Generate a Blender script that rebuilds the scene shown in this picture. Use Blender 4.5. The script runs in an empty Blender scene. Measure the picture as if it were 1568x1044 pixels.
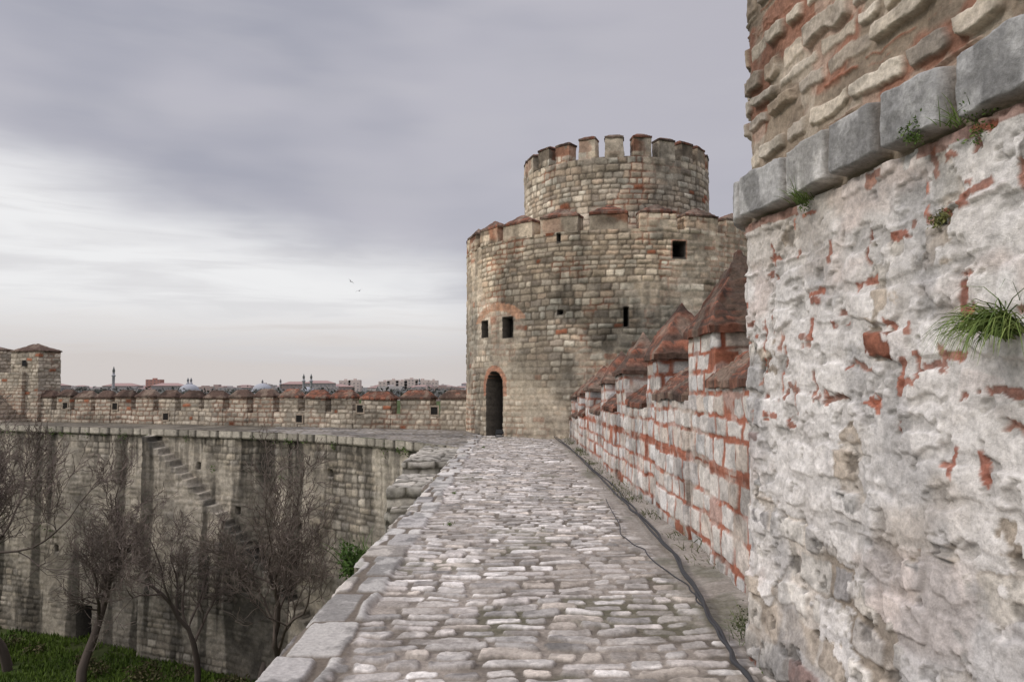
import bpy, math, numpy as np
from mathutils import Vector
rad=math.radians
scene=bpy.context.scene
# ------------------------------------------------------------------ noise
_lat={}
def lat(seed):
    if seed not in _lat:
        _lat[seed]=np.random.RandomState(seed+1000).rand(256,256)
    return _lat[seed]
def vn(x,y,seed=0):
    L=lat(seed); xi=np.floor(x).astype(int); yi=np.floor(y).astype(int)
    fx=x-xi; fy=y-yi; fx=fx*fx*(3-2*fx); fy=fy*fy*(3-2*fy)
    a=xi&255;b=(xi+1)&255;c=yi&255;d=(yi+1)&255
    return (L[a,c]*(1-fx)+L[b,c]*fx)*(1-fy)+(L[a,d]*(1-fx)+L[b,d]*fx)*fy
def fbm(x,y,seed=0,o=4):
    s=0;a=.5;t=0
    for i in range(o):
        s=s+a*vn(x*2**i+17.3*i,y*2**i+9.1*i,seed+i); t+=a; a*=.5
    return s/t
def sst(a,b,x):
    t=np.clip((x-a)/(b-a),0,1); return t*t*(3-2*t)
def lerp(a,b,t):
    if np.ndim(t)>0 and np.ndim(t)<3: t=t[...,None]
    return a*(1-t)+b*t
def A(*c): return np.array(c,float)
# ------------------------------------------------------------------ masonry pattern
class Pat:
    def __init__(s,seed,rh,wr,u=(-32,32),v=(-10,12),edges=None,prob=None):
        r=np.random.RandomState(seed)
        if edges is None:
            e=[v[0]]
            while e[-1]<v[1]:
                if prob is not None and r.rand()<prob[0]: e.append(e[-1]+r.uniform(*prob[1]))
                else: e.append(e[-1]+r.uniform(*rh))
            edges=e
        s.e=np.array(edges,float); s.rows=[]; s.off=[]; n=0
        for i in range(len(s.e)-1):
            k=int((u[1]-u[0])/((wr[0]+wr[1])/2)*1.3)+3
            c=u[0]-r.rand()*wr[1]+np.cumsum(r.uniform(wr[0],wr[1],k))
            s.rows.append(c); s.off.append(n); n+=k+1
        s.R=r.rand(n+2,6)
    def q(s,U,V,joint=.02,rd=.03,edge=.02):
        ri=np.clip(np.searchsorted(s.e,V)-1,0,len(s.rows)-1)
        x0=np.zeros(U.shape);x1=np.ones(U.shape);idx=np.zeros(U.shape,int)
        for r in np.unique(ri):
            m=ri==r; c=s.rows[r]; j=np.clip(np.searchsorted(c,U[m]),1,len(c)-1)
            x0[m]=c[j-1];x1[m]=c[j];idx[m]=s.off[r]+j
        y0=s.e[ri];y1=s.e[ri+1]; R=s.R[idx]
        jj=joint*(.6+.8*R[...,5])
        cx=(U-x0)/(x1-x0)-.5; cy=(V-y0)/(y1-y0)-.5
        tp=np.abs(cx)*(R[...,4]-.5)*.25*(y1-y0)
        dx=np.minimum(U-x0,x1-U)-jj/2-np.abs(cy)*(R[...,3])*.10*(y1-y0); dy=np.minimum(V-y0,y1-V)-jj/2-np.maximum(tp*np.sign(cy)*1.0,0)
        qx=np.maximum(rd-dx,0);qy=np.maximum(rd-dy,0)
        d=rd-np.hypot(qx,qy)
        return sst(0,edge,d),R,cx,cy,y1-y0
def pick(pal,r):
    pal=np.array(pal,float); return pal[np.minimum((r*len(pal)).astype(int),len(pal)-1)]
# ------------------------------------------------------------------ mesh accumulators
class Acc:
    def __init__(s): s.v=[];s.c=[];s.f=[];s.n=0
    def add(s,v,f,c):
        v=np.asarray(v,float).reshape(-1,3); c=np.asarray(c,float)
        if c.ndim==1: c=np.tile(c,(len(v),1))
        s.v.append(v); s.c.append(c.reshape(-1,3)); s.f.append(np.asarray(f,int)+s.n); s.n+=len(v)
    def grid(s,P,C,flip=False):
        nv,nu=P.shape[:2]; i=np.arange(nv*nu).reshape(nv,nu)
        q=np.stack([i[:-1,:-1],i[:-1,1:],i[1:,1:],i[1:,:-1]],-1).reshape(-1,4)
        if flip: q=q[:,::-1]
        s.add(P.reshape(-1,3),q,np.clip(C,0,1).reshape(-1,3))
    def build(s,name,mat,parent=None,smooth=True):
        V=np.concatenate(s.v);C=np.concatenate(s.c)
        me=bpy.data.meshes.new(name); me.vertices.add(len(V)); me.vertices.foreach_set('co',V.astype(np.float32).ravel())
        lt=np.concatenate([np.full(len(f),f.shape[1]) for f in s.f]); li=np.concatenate([f.ravel() for f in s.f])
        me.loops.add(len(li)); me.loops.foreach_set('vertex_index',li.astype(np.int32))
        me.polygons.add(len(lt)); me.polygons.foreach_set('loop_start',np.concatenate([[0],np.cumsum(lt)[:-1]]).astype(np.int32))
        me.polygons.foreach_set('loop_total',lt.astype(np.int32))
        me.polygons.foreach_set('use_smooth',np.full(len(lt),smooth))
        me.update(calc_edges=True); me.validate()
        a=me.color_attributes.new('Col','FLOAT_COLOR','POINT')
        a.data.foreach_set('color',np.concatenate([C,np.ones((len(C),1))],1).astype(np.float32).ravel())
        me.materials.append(mat)
        o=bpy.data.objects.new(name,me); scene.collection.objects.link(o)
        if parent: o.parent=parent
        return o
def empty(name,loc=(0,0,0)):
    o=bpy.data.objects.new(name,None); scene.collection.objects.link(o); return o
# ------------------------------------------------------------------ materials
def mat_attr(name,nscale=12,var=.35,bump=.4,bdist=.01,rough=.95,spec=.2,scale2=60,det=5):
    m=bpy.data.materials.new(name); m.use_nodes=True; nt=m.node_tree; N=nt.nodes; L=nt.links
    b=N['Principled BSDF']; b.inputs['Roughness'].default_value=rough; b.inputs['Specular IOR Level'].default_value=spec
    at=N.new('ShaderNodeAttribute'); at.attribute_name='Col'
    if var==0: L.new(at.outputs['Color'],b.inputs['Base Color']); return m
    tc=N.new('ShaderNodeTexCoord')
    n1=N.new('ShaderNodeTexNoise'); n1.inputs['Scale'].default_value=nscale; n1.inputs['Detail'].default_value=det; n1.inputs['Roughness'].default_value=.75
    L.new(tc.outputs['Object'],n1.inputs['Vector'])
    mr=N.new('ShaderNodeMapRange'); mr.inputs['From Min'].default_value=.32; mr.inputs['From Max'].default_value=.68
    mr.inputs['To Min'].default_value=1-var; mr.inputs['To Max'].default_value=1+var*.7
    L.new(n1.outputs['Fac'],mr.inputs['Value'])
    mx=N.new('ShaderNodeMix'); mx.data_type='RGBA'; mx.blend_type='MULTIPLY'; mx.inputs[0].default_value=1
    L.new(at.outputs['Color'],mx.inputs[6]); L.new(mr.outputs['Result'],mx.inputs[7])
    L.new(mx.outputs[2],b.inputs['Base Color'])
    if bump>0:
        bp=N.new('ShaderNodeBump'); bp.inputs['Strength'].default_value=bump; bp.inputs['Distance'].default_value=bdist
        L.new(n1.outputs['Fac'],bp.inputs['Height']); L.new(bp.outputs['Normal'],b.inputs['Normal'])
    return m
M_far=mat_attr('weathered_limestone',7,.36,.6,.035)
M_near=mat_attr('rough_plastered_rubble',34,.30,.8,.012)
M_cob=mat_attr('cobble_stone',34,.30,.7,.010)
M_cap=mat_attr('brick_tile_cap',14,.5,.8,.02)
M_bark=mat_attr('bark',10,0,0,.01)
M_leaf=mat_attr('grass_blades',3,0,0,.01,rough=.7)
M_soil=mat_attr('grassy_soil',3,.3,0,.01,rough=.9)
M_city=mat_attr('distant_render',.2,0,0,.01)
# ------------------------------------------------------------------ styles
PAL_T=[(.62,.51,.38),(.68,.57,.44),(.55,.45,.34),(.72,.62,.49),(.58,.50,.40),(.66,.51,.375),(.47,.39,.31),(.77,.69,.56)]
patT=Pat(3,(.15,.27),(.2,.55),u=(-20,20))
BR=A(.38,.15,.085)
def st_tower(U,V,mod=None):
    Uw=U+.07*(fbm(U*1.6,V*1.6,11)-.5)+.03*(vn(U*7,V*7,40)-.5); Vw=V+.16*(fbm(U*.7,V*1.3,15)-.5)+.03*(vn(U*6,V*6,41)-.5)
    m,R,cx,cy,rh=patT.q(Uw,Vw,.022,.03,.025)
    c=pick(PAL_T,R[...,0])*(.68+.56*R[...,1])[...,None]
    c=lerp(c,BR*(.8+.5*R[...,2])[...,None],((R[...,3]>.975)).astype(float))
    plast=sst(.50,.60,fbm(U*.6,V*.5,21))*.85
    jc=lerp(A(.28,.225,.17),A(.60,.51,.40),plast)
    bj=sst(.55,.62,fbm(U*1.1,V*.9,90)); jc=lerp(jc,BR*1.1,bj*.6)
    C=lerp(jc,c,m)
    C=lerp(C,A(.62,.53,.42)*(0.8+.3*fbm(U*3,V*3,77))[...,None],plast*.4)
    st=sst(.45,.66,fbm(U*.45,V*.35,31)); C=C*(1-.36*st)[...,None]*lerp(A(1,1,1),A(.96,.98,1.0),st)
    C=C*(1-.32*sst(.5,.66,fbm(U*3.0,V*.6,35)))[...,None]
    C=C*(1-.28*sst(.5,.66,fbm(U*1.5,V*1.5,37)))[...,None]
    h=m*(.025*(1-.6*plast)+.03*(R[...,2]-.5))+.03*(fbm(U*4,V*4,9)-.5)
    return h,C
PAL_W=[(.44,.385,.31),(.51,.45,.365),(.37,.33,.275),(.56,.50,.415),(.46,.415,.355),(.52,.45,.355)]
patW=Pat(5,(.18,.32),(.25,.75))
def st_farwall(U,V):
    Uw=U+.08*(fbm(U*1.3,V*1.3,12)-.5)+.04*(vn(U*6,V*6,40)-.5); Vw=V+.16*(fbm(U*.5,V*1.2,16)-.5)+.04*(vn(U*5,V*5,41)-.5)
    m,R,cx,cy,rh=patW.q(Uw,Vw,.026,.05,.04)
    c=pick(PAL_W,R[...,0])*(.72+.48*R[...,1])[...,None]
    pl=sst(.38,.52,fbm(U*.45,V*.4,22)); jc=lerp(A(.21,.185,.15),A(.46,.41,.335),pl)
    C=lerp(jc,c,m); C=lerp(C,A(.50,.445,.365)*(.75+.5*fbm(U*2,V*2,7))[...,None],pl*.55)
    s=fbm(U*1.2,V*.09,33,5)
    s1=sst(.475,.55,s+.12*(fbm(U*.5,V*.35,8)-.5)+.07*(fbm(U*5,V*1.2,18)-.5))
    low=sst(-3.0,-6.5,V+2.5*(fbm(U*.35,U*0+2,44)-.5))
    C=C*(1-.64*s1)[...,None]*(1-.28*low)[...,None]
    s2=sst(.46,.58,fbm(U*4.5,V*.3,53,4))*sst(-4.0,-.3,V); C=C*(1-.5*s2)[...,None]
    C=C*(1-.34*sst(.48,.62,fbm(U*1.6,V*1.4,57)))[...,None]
    h=m*(.025*(1-.5*pl)+.035*(R[...,2]-.5))+.06*(fbm(U*2,V*2,9)-.5)
    return h,C
patP=Pat(8,(.14,.22),(.2,.5))
PAL_P=[(.55,.48,.385),(.63,.56,.46),(.47,.415,.335),(.58,.50,.395),(.41,.365,.30)]
def st_farpar(U,V):
    Uw=U+.06*(fbm(U*2,V*2,12)-.5); Vw=V+.05*(fbm(U*.9,V*2,16)-.5)
    m,R,cx,cy,rh=patP.q(Uw,Vw,.03,.03,.03)
    c=pick(PAL_P,R[...,0])*(.7+.5*R[...,1])[...,None]
    c=lerp(c,BR*(.7+.6*R[...,2])[...,None],(R[...,3]>.97).astype(float))
    bj=sst(.54,.64,fbm(U*.5,V*.8,90)); jc=lerp(A(.27,.225,.175),BR*.9,bj*.35)
    C=lerp(jc,c,m)*(1-.4*sst(.5,.7,fbm(U*.6,V*.9,31)))[...,None]
    return m*(.02+.03*(R[...,2]-.5)),C
patN=Pat(21,(.17,.27),(.24,.48),u=(0,30),v=(-1,4),prob=(.28,(.055,.075)))
PAL_N=[(.68,.64,.59),(.60,.56,.52),(.74,.70,.66),(.54,.51,.49),(.66,.58,.51),(.70,.68,.66)]
def st_parapet(U,V):
    Uw=U+.03*(fbm(U*3,V*3,12)-.5)+.012*(vn(U*16,V*16,13)-.5); Vw=V+.05*(fbm(U*1.2,V*2,16)-.5)+.012*(vn(U*15,V*15,14)-.5)
    m,R,cx,cy,rh=patN.q(Uw,Vw,.034,.012,.010)
    c=pick(PAL_N,R[...,0])*(.78+.30*R[...,1])[...,None]
    brow=(rh<.1).astype(float); brick=np.maximum(brow,(R[...,3]>.95).astype(float))
    bc=lerp(A(.40,.16,.10),A(.28,.11,.07),R[...,1]); c=lerp(c,bc,brick)
    jc=lerp(A(.40,.155,.10),A(.52,.44,.38),sst(.56,.68,fbm(U*1.7,V*2.2,61)))
    C=lerp(jc,c,m); C=C*(1-.34*sst(.50,.66,fbm(U*1.2,V*1.5,31)))[...,None]
    C=lerp(C,A(.66,.61,.57),.4*sst(.54,.62,fbm(U*4,V*4,71)))
    C=C*(1-.28*sst(.52,.64,fbm(U*9,V*9,73)))[...,None]
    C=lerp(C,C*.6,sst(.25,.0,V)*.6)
    return m*(.008+.022*(R[...,2]-.5))*(1-.6*brow)+.012*(fbm(U*6,V*6,9)-.5)+.006*(fbm(U*20,V*20,19)-.5),C
patB=Pat(31,(.06,.08),(.2,.3))
def st_cap(U,V):
    m,R,cx,cy,rh=patB.q(U+.03*(vn(U*5,V*5,3)-.5),V+.02*(vn(U*4,V*4,5)-.5),.018,.01,.012)
    c=lerp(A(.30,.115,.07),A(.17,.085,.06),R[...,0])*(.6+.7*R[...,1])[...,None]
    C=lerp(A(.10,.065,.05),c,m); C=lerp(C,A(.23,.175,.135),.7*sst(.5,.62,fbm(U*3,V*3,13))); C=C*(1-.5*sst(.5,.7,fbm(U*1.5,V*1.5,17)))[...,None]
    return .02*m*(.5+R[...,2])+.03*(fbm(U*6,V*6,4)-.5),C
# ------------------------------------------------------------------ box / cap
def wob(P,amp,sc=1.3,seed=200):
    if amp==0: return P
    x,y,z=P[...,0],P[...,1],P[...,2]
    D=np.stack([fbm(x*sc+z*.7*sc,y*sc-z*.5*sc,seed+i*5,3)-.5 for i in range(3)],-1)
    if amp>.0:
        D=D+.35*np.stack([vn(x*9+z*7,y*9-z*5,seed+40+i)-.5 for i in range(3)],-1)
    return P+2*amp*D
def mbox(acc,c,yaw,L,W,z0,z1,res,style,u0=0,wb=0.02,top=True,topstyle=None):
    ex=A(math.cos(yaw),math.sin(yaw),0);ey=A(-math.sin(yaw),math.cos(yaw),0);ez=A(0,0,1); c=A(c[0],c[1],0)
    def face(o,a,la,b,lb,n,uo,vo,st):
        na=max(2,int(la/res)+1);nb=max(2,int(lb/res)+1)
        s,t=np.meshgrid(np.linspace(0,la,na),np.linspace(0,lb,nb))
        h,C=st(s+uo,t+vo)
        e=np.minimum(np.minimum(s,la-s),np.minimum(t,lb-t)); f=sst(0,res*.9,e)
        P=o+s[...,None]*a+t[...,None]*b+(h*f)[...,None]*n
        acc.grid(wob(P,wb),C)
    H=z1-z0
    o=c-ex*L/2-ey*W/2+ez*z0
    face(o,ex,L,ez,H,-ey,u0,z0,style)
    face(o+ex*L,ey,W,ez,H,ex,u0+L,z0,style)
    face(o+ex*L+ey*W,-ex,L,ez,H,ey,u0+L+W,z0,style)
    face(o+ey*W,-ey,W,ez,H,-ex,u0-W,z0,style)
    if top: face(o+ez*H,ex,L,ey,W,ez,u0,c[1],topstyle or style)
def mcap(acc,c,yaw,L,W,z0,h,res,ridge=.3,wb=.02,ov=.05):
    ex=A(math.cos(yaw),math.sin(yaw),0);ey=A(-math.sin(yaw),math.cos(yaw),0);ez=A(0,0,1); c=A(c[0],c[1],0)
    L+=2*ov;W+=2*ov
    na=max(7,int(L/res)|1);nb=max(7,int(W/res)|1)
    s,t=np.meshgrid(np.linspace(-1,1,na),np.linspace(-1,1,nb))
    k=1-np.maximum(np.abs(t),np.clip((np.abs(s)-ridge)/(1-ridge),0,1))
    hh,C=st_cap(np.where(np.abs(t)>np.clip((np.abs(s)-ridge)/(1-ridge),0,1),s*L/2,t*W/2)+c[0]*3+c[1],np.where(k<0,0,k)*math.hypot(W/2,h)+c[0])
    edge=.06
    P=c+ex*(s*L/2)[...,None]+ey*(t*W/2)[...,None]+ez*(z0+edge+h*k+hh*(k>0))[...,None]
    acc.grid(wob(P,wb),C)
    for sl in ((0,slice(None)),(-1,slice(None)),(slice(None),0),(slice(None),-1)):
        a=P[sl];b=a-A(0,0,edge+.01); G=np.stack([b,a]); acc.grid(wob(G,wb),np.stack([C[sl]]*2))
    z=np.array([P[0,0],P[0,-1],P[-1,-1],P[-1,0]])-A(0,0,edge+.01); acc.add(z,[[0,1,2,3]],C[0,0])

# ================================================================== CAMERA
cam=bpy.data.cameras.new('camera'); co=bpy.data.objects.new('camera',cam); scene.collection.objects.link(co)
co.location=(0,0,1.6); co.rotation_euler=(rad(90+3.53),0,0); cam.lens=27.55; cam.sensor_width=36; cam.clip_end=8000; cam.clip_start=.05
scene.camera=co
# ================================================================== WORLD
w=bpy.data.worlds.new('World'); scene.world=w; w.use_nodes=True; nt=w.node_tree; N=nt.nodes; L=nt.links; N.clear()
def val(n,i,x):
    if isinstance(x,(int,float)): n.inputs[i].default_value=x
    else: L.new(x,n.inputs[i])
def M(op,a,b=0.0):
    n=N.new('ShaderNodeMath'); n.operation=op; val(n,0,a)
    if len(n.inputs)>1: val(n,1,b)
    return n.outputs[0]
def SS(x,a,b,lo=0.,hi=1.):
    n=N.new('ShaderNodeMapRange'); n.interpolation_type='SMOOTHSTEP'; val(n,0,x); val(n,1,a);val(n,2,b);val(n,3,lo);val(n,4,hi); return n.outputs[0]
def MIX(f,a,b,mode='MIX'):
    n=N.new('ShaderNodeMix'); n.data_type='RGBA'; n.blend_type=mode; n.clamp_result=False
    val(n,0,f)
    for i,x in ((6,a),(7,b)):
        if isinstance(x,tuple): n.inputs[i].default_value=(*x,1)
        else: L.new(x,n.inputs[i])
    return n.outputs[2]
tc=N.new('ShaderNodeTexCoord'); sp=N.new('ShaderNodeSeparateXYZ'); L.new(tc.outputs['Generated'],sp.inputs[0])
x,y,z=sp.outputs
az=M('ARCTAN2',x,y); hr=M('MAXIMUM',M('SQRT',M('ADD',M('MULTIPLY',x,x),M('MULTIPLY',y,y))),.02); t=M('DIVIDE',z,hr)
def NZ(sx,sy,seed,detail=5,scale=1.,r=.55,dist=0.):
    c=N.new('ShaderNodeCombineXYZ'); L.new(M('MULTIPLY',az,sx),c.inputs[0]); L.new(M('MULTIPLY',t,sy),c.inputs[1]); c.inputs[2].default_value=seed
    n=N.new('ShaderNodeTexNoise'); n.inputs['Scale'].default_value=scale; n.inputs['Detail'].default_value=detail; n.inputs['Roughness'].default_value=r
    n.inputs['Distortion'].default_value=dist
    L.new(c.outputs[0],n.inputs['Vector']); return n.outputs['Fac']
nA=NZ(3,10,1.3,4); nB=NZ(3.5,34,5.1,5,dist=.5); nC=NZ(2.2,5.5,9.7,3); nD=NZ(5,22,2.2,4)
b=M('ADD',M('ADD',.105,M('MULTIPLY',az,-.24)),M('MULTIPLY',M('SUBTRACT',nA,.5),.13))
d=M('SUBTRACT',t,b)
k=SS(d,-.04,.07)
leftf=SS(az,-.12,.16,1.,0.)
brt=SS(M('ADD',t,M('MULTIPLY',M('SUBTRACT',nB,.5),.12)),.02,.12)
low=MIX(brt,(.65,.605,.59),(.88,.875,.88))
low=MIX(M('MULTIPLY',SS(nB,.42,.66),.40),low,(.56,.54,.56))
low=MIX(leftf,(.50,.475,.51),low)
upA=MIX(SS(M('ADD',nC,M('MULTIPLY',t,.40)),.45,.75),(.385,.39,.455),(.51,.50,.555))
upA=MIX(SS(az,-.05,.3,0.,.5),upA,(.48,.465,.515))
upA=MIX(M('MULTIPLY',SS(nD,.4,.7),.22),upA,(.55,.54,.575))
col=MIX(k,low,upA)
gain=SS(t,.6,1.7,1.,3.4)
gn=N.new('ShaderNodeVectorMath'); gn.operation='SCALE'; L.new(col,gn.inputs[0]); L.new(gain,gn.inputs['Scale'])
sky=N.new('ShaderNodeTexSky'); sky.sky_type='NISHITA'; sky.sun_disc=False
SUN_EL=38; SUN_AZ=-112   # azimuth from +Y clockwise
sky.sun_elevation=rad(SUN_EL); sky.sun_rotation=rad(SUN_AZ)
sk=N.new('ShaderNodeVectorMath'); sk.operation='SCALE'; L.new(sky.outputs[0],sk.inputs[0]); sk.inputs['Scale'].default_value=.1
mixc=MIX(.95,sk.outputs[0],gn.outputs[0])
bg=N.new('ShaderNodeBackground'); L.new(mixc,bg.inputs[0]); bg.inputs[1].default_value=1.0
wo=N.new('ShaderNodeOutputWorld'); L.new(bg.outputs[0],wo.inputs[0])
sl=bpy.data.lights.new('sun','SUN'); sl.energy=1.5; sl.angle=rad(14); sl.color=(1,.94,.86)
so=bpy.data.objects.new('sun',sl); scene.collection.objects.link(so)
sd=Vector((math.sin(rad(SUN_AZ))*math.cos(rad(SUN_EL)),math.cos(rad(SUN_AZ))*math.cos(rad(SUN_EL)),math.sin(rad(SUN_EL))))
so.rotation_euler=sd.to_track_quat('Z','Y').to_euler(); so.location=(-20,-10,30)
scene.view_settings.view_transform='Standard'; scene.view_settings.look='None'; scene.view_settings.exposure=0

GZ=-8.9
# ================================================================== GROUND
g=np.unique(np.concatenate([-np.geomspace(60,5000,14),np.arange(-60,60.1,.8),np.geomspace(60,5000,14)]))
X,Y=np.meshgrid(g,g+20)
nearm=sst(80,40,np.hypot(X,Y-20)); Z=GZ+.35*(fbm(X*.15,Y*.15,2)-.5)*nearm
f=fbm(X*.5,Y*.5,3); C=lerp(A(.035,.055,.012),A(.06,.085,.02),f); C=lerp(C,A(.075,.055,.035),.4*sst(.58,.72,fbm(X*.25,Y*.25,6)))
a=Acc(); a.grid(np.stack([X,Y,Z],-1),C); a.build('ground',M_soil)
r=np.random.RandomState(5); n=70000
gx=r.uniform(-30,-3,n);gy=r.uniform(17,36,n); keep=fbm(gx*.8,gy*.8,14)>.32; gx=gx[keep];gy=gy[keep];n=len(gx)
gz=GZ+.35*(fbm(gx*.15,gy*.15,2)-.5); ang=r.uniform(0,6.28,n);hh=r.uniform(.08,.24,n)*(.5+1.0*fbm(gx*.7,gy*.7,24));wd=r.uniform(.02,.05,n)
B=np.stack([gx,gy,gz],-1);dv=np.stack([np.cos(ang)*wd,np.sin(ang)*wd,0*ang],-1);tp=B+np.stack([r.uniform(-.08,.08,n),r.uniform(-.08,.08,n),hh],-1)
V=np.stack([B-dv,B+dv,tp],1); col_=lerp(A(.045,.085,.012),A(.13,.19,.03),r.rand(n)*.5+.5*sst(.3,.7,fbm(gx*.4,gy*.4,4))); 
a=Acc(); a.add(V.reshape(-1,3),np.arange(3*n).reshape(-1,3),np.repeat(col_,3,0)); a.build('grass',M_leaf,smooth=False)

# ================================================================== WALKWAY
ys=[-4.0]
while ys[-1]<27.6: ys.append(ys[-1]+(.05 if ys[-1]<2.6 else max(.010,.0030*ys[-1])))
ys=np.array(ys); xs=np.unique(np.concatenate([np.arange(-1.46,1.62,.0105),np.arange(1.62,2.2,.03)]))
X,Y=np.meshgrid(xs,ys)
def edge_jit(Y): 
    k=np.floor((Y+.25*np.sin(Y*1.7))/.62).astype(int); return .05*(lat(77)[k&255,3]-.5)*2+.03*(vn(Y*5,Y*0,4)-.5)
patC=Pat(41,(.11,.20),(.16,.44),u=(-3,4),v=(-6,30))
patK=Pat(43,(.35,.8),(.36,.5),u=(-3,3),v=(-6,30))
Xw=X+.10*(fbm(X*2,Y*2,50)-.5)+.05*(vn(X*6,Y*6,55)-.5)+.014*(vn(X*22,Y*22,56)-.5); Yw=Y+.34*(fbm(X*.9,Y*.6,52)-.5)+.07*(vn(X*5,Y*5,57)-.5)+.014*(vn(X*20,Y*20,54)-.5)
m,R,cx,cy,rh=patC.q(Xw,Yw,.036,.028,.010)
cpal=[(.58,.54,.50),(.68,.64,.60),(.48,.445,.415),(.76,.72,.68),(.62,.57,.53),(.42,.395,.37),(.63,.56,.49)]
c=pick(cpal,R[...,0])*(.74+.44*R[...,1])[...,None]
c=c*(1-.25*sst(.48,.60,fbm(X*9,Y*9,49)))[...,None]
c=lerp(c,c*.65,sst(.55,.62,fbm(X*4,Y*5,47,5)))
jc=lerp(A(.15,.128,.105),A(.28,.245,.21),sst(.42,.62,fbm(X*3,Y*3,58)))
jc=jc*(.7+.6*fbm(X*25,Y*25,46))[...,None]
jc=lerp(jc,A(.07,.08,.03),.35*sst(.6,.7,fbm(X*1.2,Y*1.2,59)))
wear=sst(.50,.62,fbm(X*1.1,Y*.7,60)+.04*sst(-.2,1.2,X))
m2=m*(1-.45*wear*(R[...,4]>.5))*(1-.3*sst(.56,.62,fbm(X*5,Y*5,48,5)))
C=lerp(jc,c,m2)
h=m*(.016+.022*(R[...,2]-.5)+.03*cx*(R[...,3]-.5)+.03*cy*(R[...,4]-.5))*(1-.25*wear)+.010*(fbm(X*10,Y*10,61)-.5)+.006*(fbm(X*30,Y*30,63)-.5)+.05*(fbm(X*.8,Y*.8,62)-.5)
mk,Rk,cxk,cyk,_=patK.q(X+.0+.03*(fbm(X*2,Y*3,70)-.5),Y+.05*(fbm(X*2,Y*2,71)-.5),.03,.03,.02)
ck=pick([(.47,.45,.42),(.53,.505,.47),(.41,.39,.37),(.50,.46,.41)],Rk[...,0])*(.75+.4*Rk[...,1])[...,None]
ck=ck*(1-.42*sst(.48,.60,fbm(X*4,Y*4,72,5)))[...,None]
kb=sst(-1.02,-1.08,X+.12*(fbm(X*0,Y*2.2,73)-.5)+.06*(vn(X*0,Y*.8,74)-.5))
C=lerp(C,lerp(A(.15,.125,.10),ck,mk),kb); h=h*(1-kb)+kb*(.012+.018*mk+.03*mk*(Rk[...,2]-.5)+.025*(fbm(X*5,Y*5,75)-.5)+.014*(fbm(X*20,Y*20,69)-.5))
ds=sst(1.28,1.45,X+.25*(fbm(X*2,Y*1.1,76)-.5))*sst(3.5,5.5,Y+ .0*X)
dc=lerp(A(.22,.19,.16),A(.36,.33,.295),fbm(X*5,Y*5,78)); dc=lerp(dc,A(.06,.07,.03),.5*sst(.58,.70,fbm(X*2,Y*2,79)))
C=lerp(C,dc,ds*.85); h=h*(1-.7*ds)+ds*(.02*fbm(X*8,Y*8,80)+.05*sst(1.5,1.95,X))
h=h-.03
Xe=X+edge_jit(Y)*sst(-1.1,-1.46,X)
h=h-.05*sst(-1.40,-1.46,X)
P=np.stack([Xe,Y,h],-1)
a=Acc(); a.grid(P,C); a.build('cobbled_walkway',M_cob)
yv=ys[::3]; zv=np.concatenate([np.arange(-1.5,-.01,.03),[-.0]]); zv=np.concatenate([np.arange(GZ-.6,-1.5,.1),zv])
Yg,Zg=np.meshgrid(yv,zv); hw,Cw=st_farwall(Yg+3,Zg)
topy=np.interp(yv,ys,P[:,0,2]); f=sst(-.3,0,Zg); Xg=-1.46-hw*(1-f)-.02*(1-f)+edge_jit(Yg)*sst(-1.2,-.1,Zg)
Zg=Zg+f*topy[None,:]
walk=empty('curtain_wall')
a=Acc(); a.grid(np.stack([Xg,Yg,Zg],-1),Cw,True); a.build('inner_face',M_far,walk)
def st_block(U,V):
    m,R,cx,cy,_=patK2.q(U,V,.04,.05,.03)
    c=pick([(.38,.355,.31),(.46,.425,.37),(.32,.30,.26)],R[...,0])*(.8+.4*R[...,1])[...,None]
    C=lerp(A(.10,.09,.07),c,m)*(1-.35*sst(.5,.65,fbm(U*2,V*2,31)))[...,None]
    return m*(.03+.05*(R[...,2]-.5))+.04*(fbm(U*4,V*4,32)-.5),C
patK2=Pat(47,(.22,.36),(.35,.8),u=(-10,35),v=(-10,30))
a=Acc()
mbox(a,(-1.95,20.6),0,1.2,4.4,-3,-.08,.05,st_block,wb=.05)
mbox(a,(-1.95,17.2),0,1.15,2.5,-3,-.38,.05,st_block,wb=.06)
for i in range(12):
    mbox(a,(-1.9,15.8-.36*i),0,1.0,.36,-7.5,-.75-.3*i,.07,st_block,wb=.03)
a.build('stone_stair_landing',M_far)

# ================================================================== RIGHT PARAPET
a=Acc();ac=Acc()
step=2.85; y0=7.3-step; k=0
while y0<27:
    eave=2.13-.05*(y0-7.6); capH=max(.24,.76-.02*(y0-7.6)); ml=1.05; xo=.03*((k*37)%5-2)/2
    res=.015 if y0<9 else (.028 if y0<14 else .05)
    yaw=rad(90)
    if y0+ml<27.4:
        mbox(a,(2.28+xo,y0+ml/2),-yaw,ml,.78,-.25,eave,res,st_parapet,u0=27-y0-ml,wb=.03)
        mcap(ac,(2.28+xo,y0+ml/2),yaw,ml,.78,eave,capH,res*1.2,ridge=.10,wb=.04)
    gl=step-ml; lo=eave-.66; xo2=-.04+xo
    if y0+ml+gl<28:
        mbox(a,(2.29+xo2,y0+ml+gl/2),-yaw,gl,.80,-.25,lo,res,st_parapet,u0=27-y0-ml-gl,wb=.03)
        mcap(ac,(2.29+xo2,y0+ml+gl/2),yaw,gl-.1,.80,lo,min(.34,capH*.6),res*1.2,ridge=.75,wb=.04,ov=.03)
    y0+=step;k+=1
par=empty('crenellated_parapet'); a.build('masonry',M_near,par); ac.build('brick_caps',M_cap,par)
a=Acc(); mbox(a,(1.45,11.5),rad(90),32,2.6,GZ-.5,-.35,.5,st_farwall,wb=0); a.build('wall_core',M_far,walk)

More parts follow.
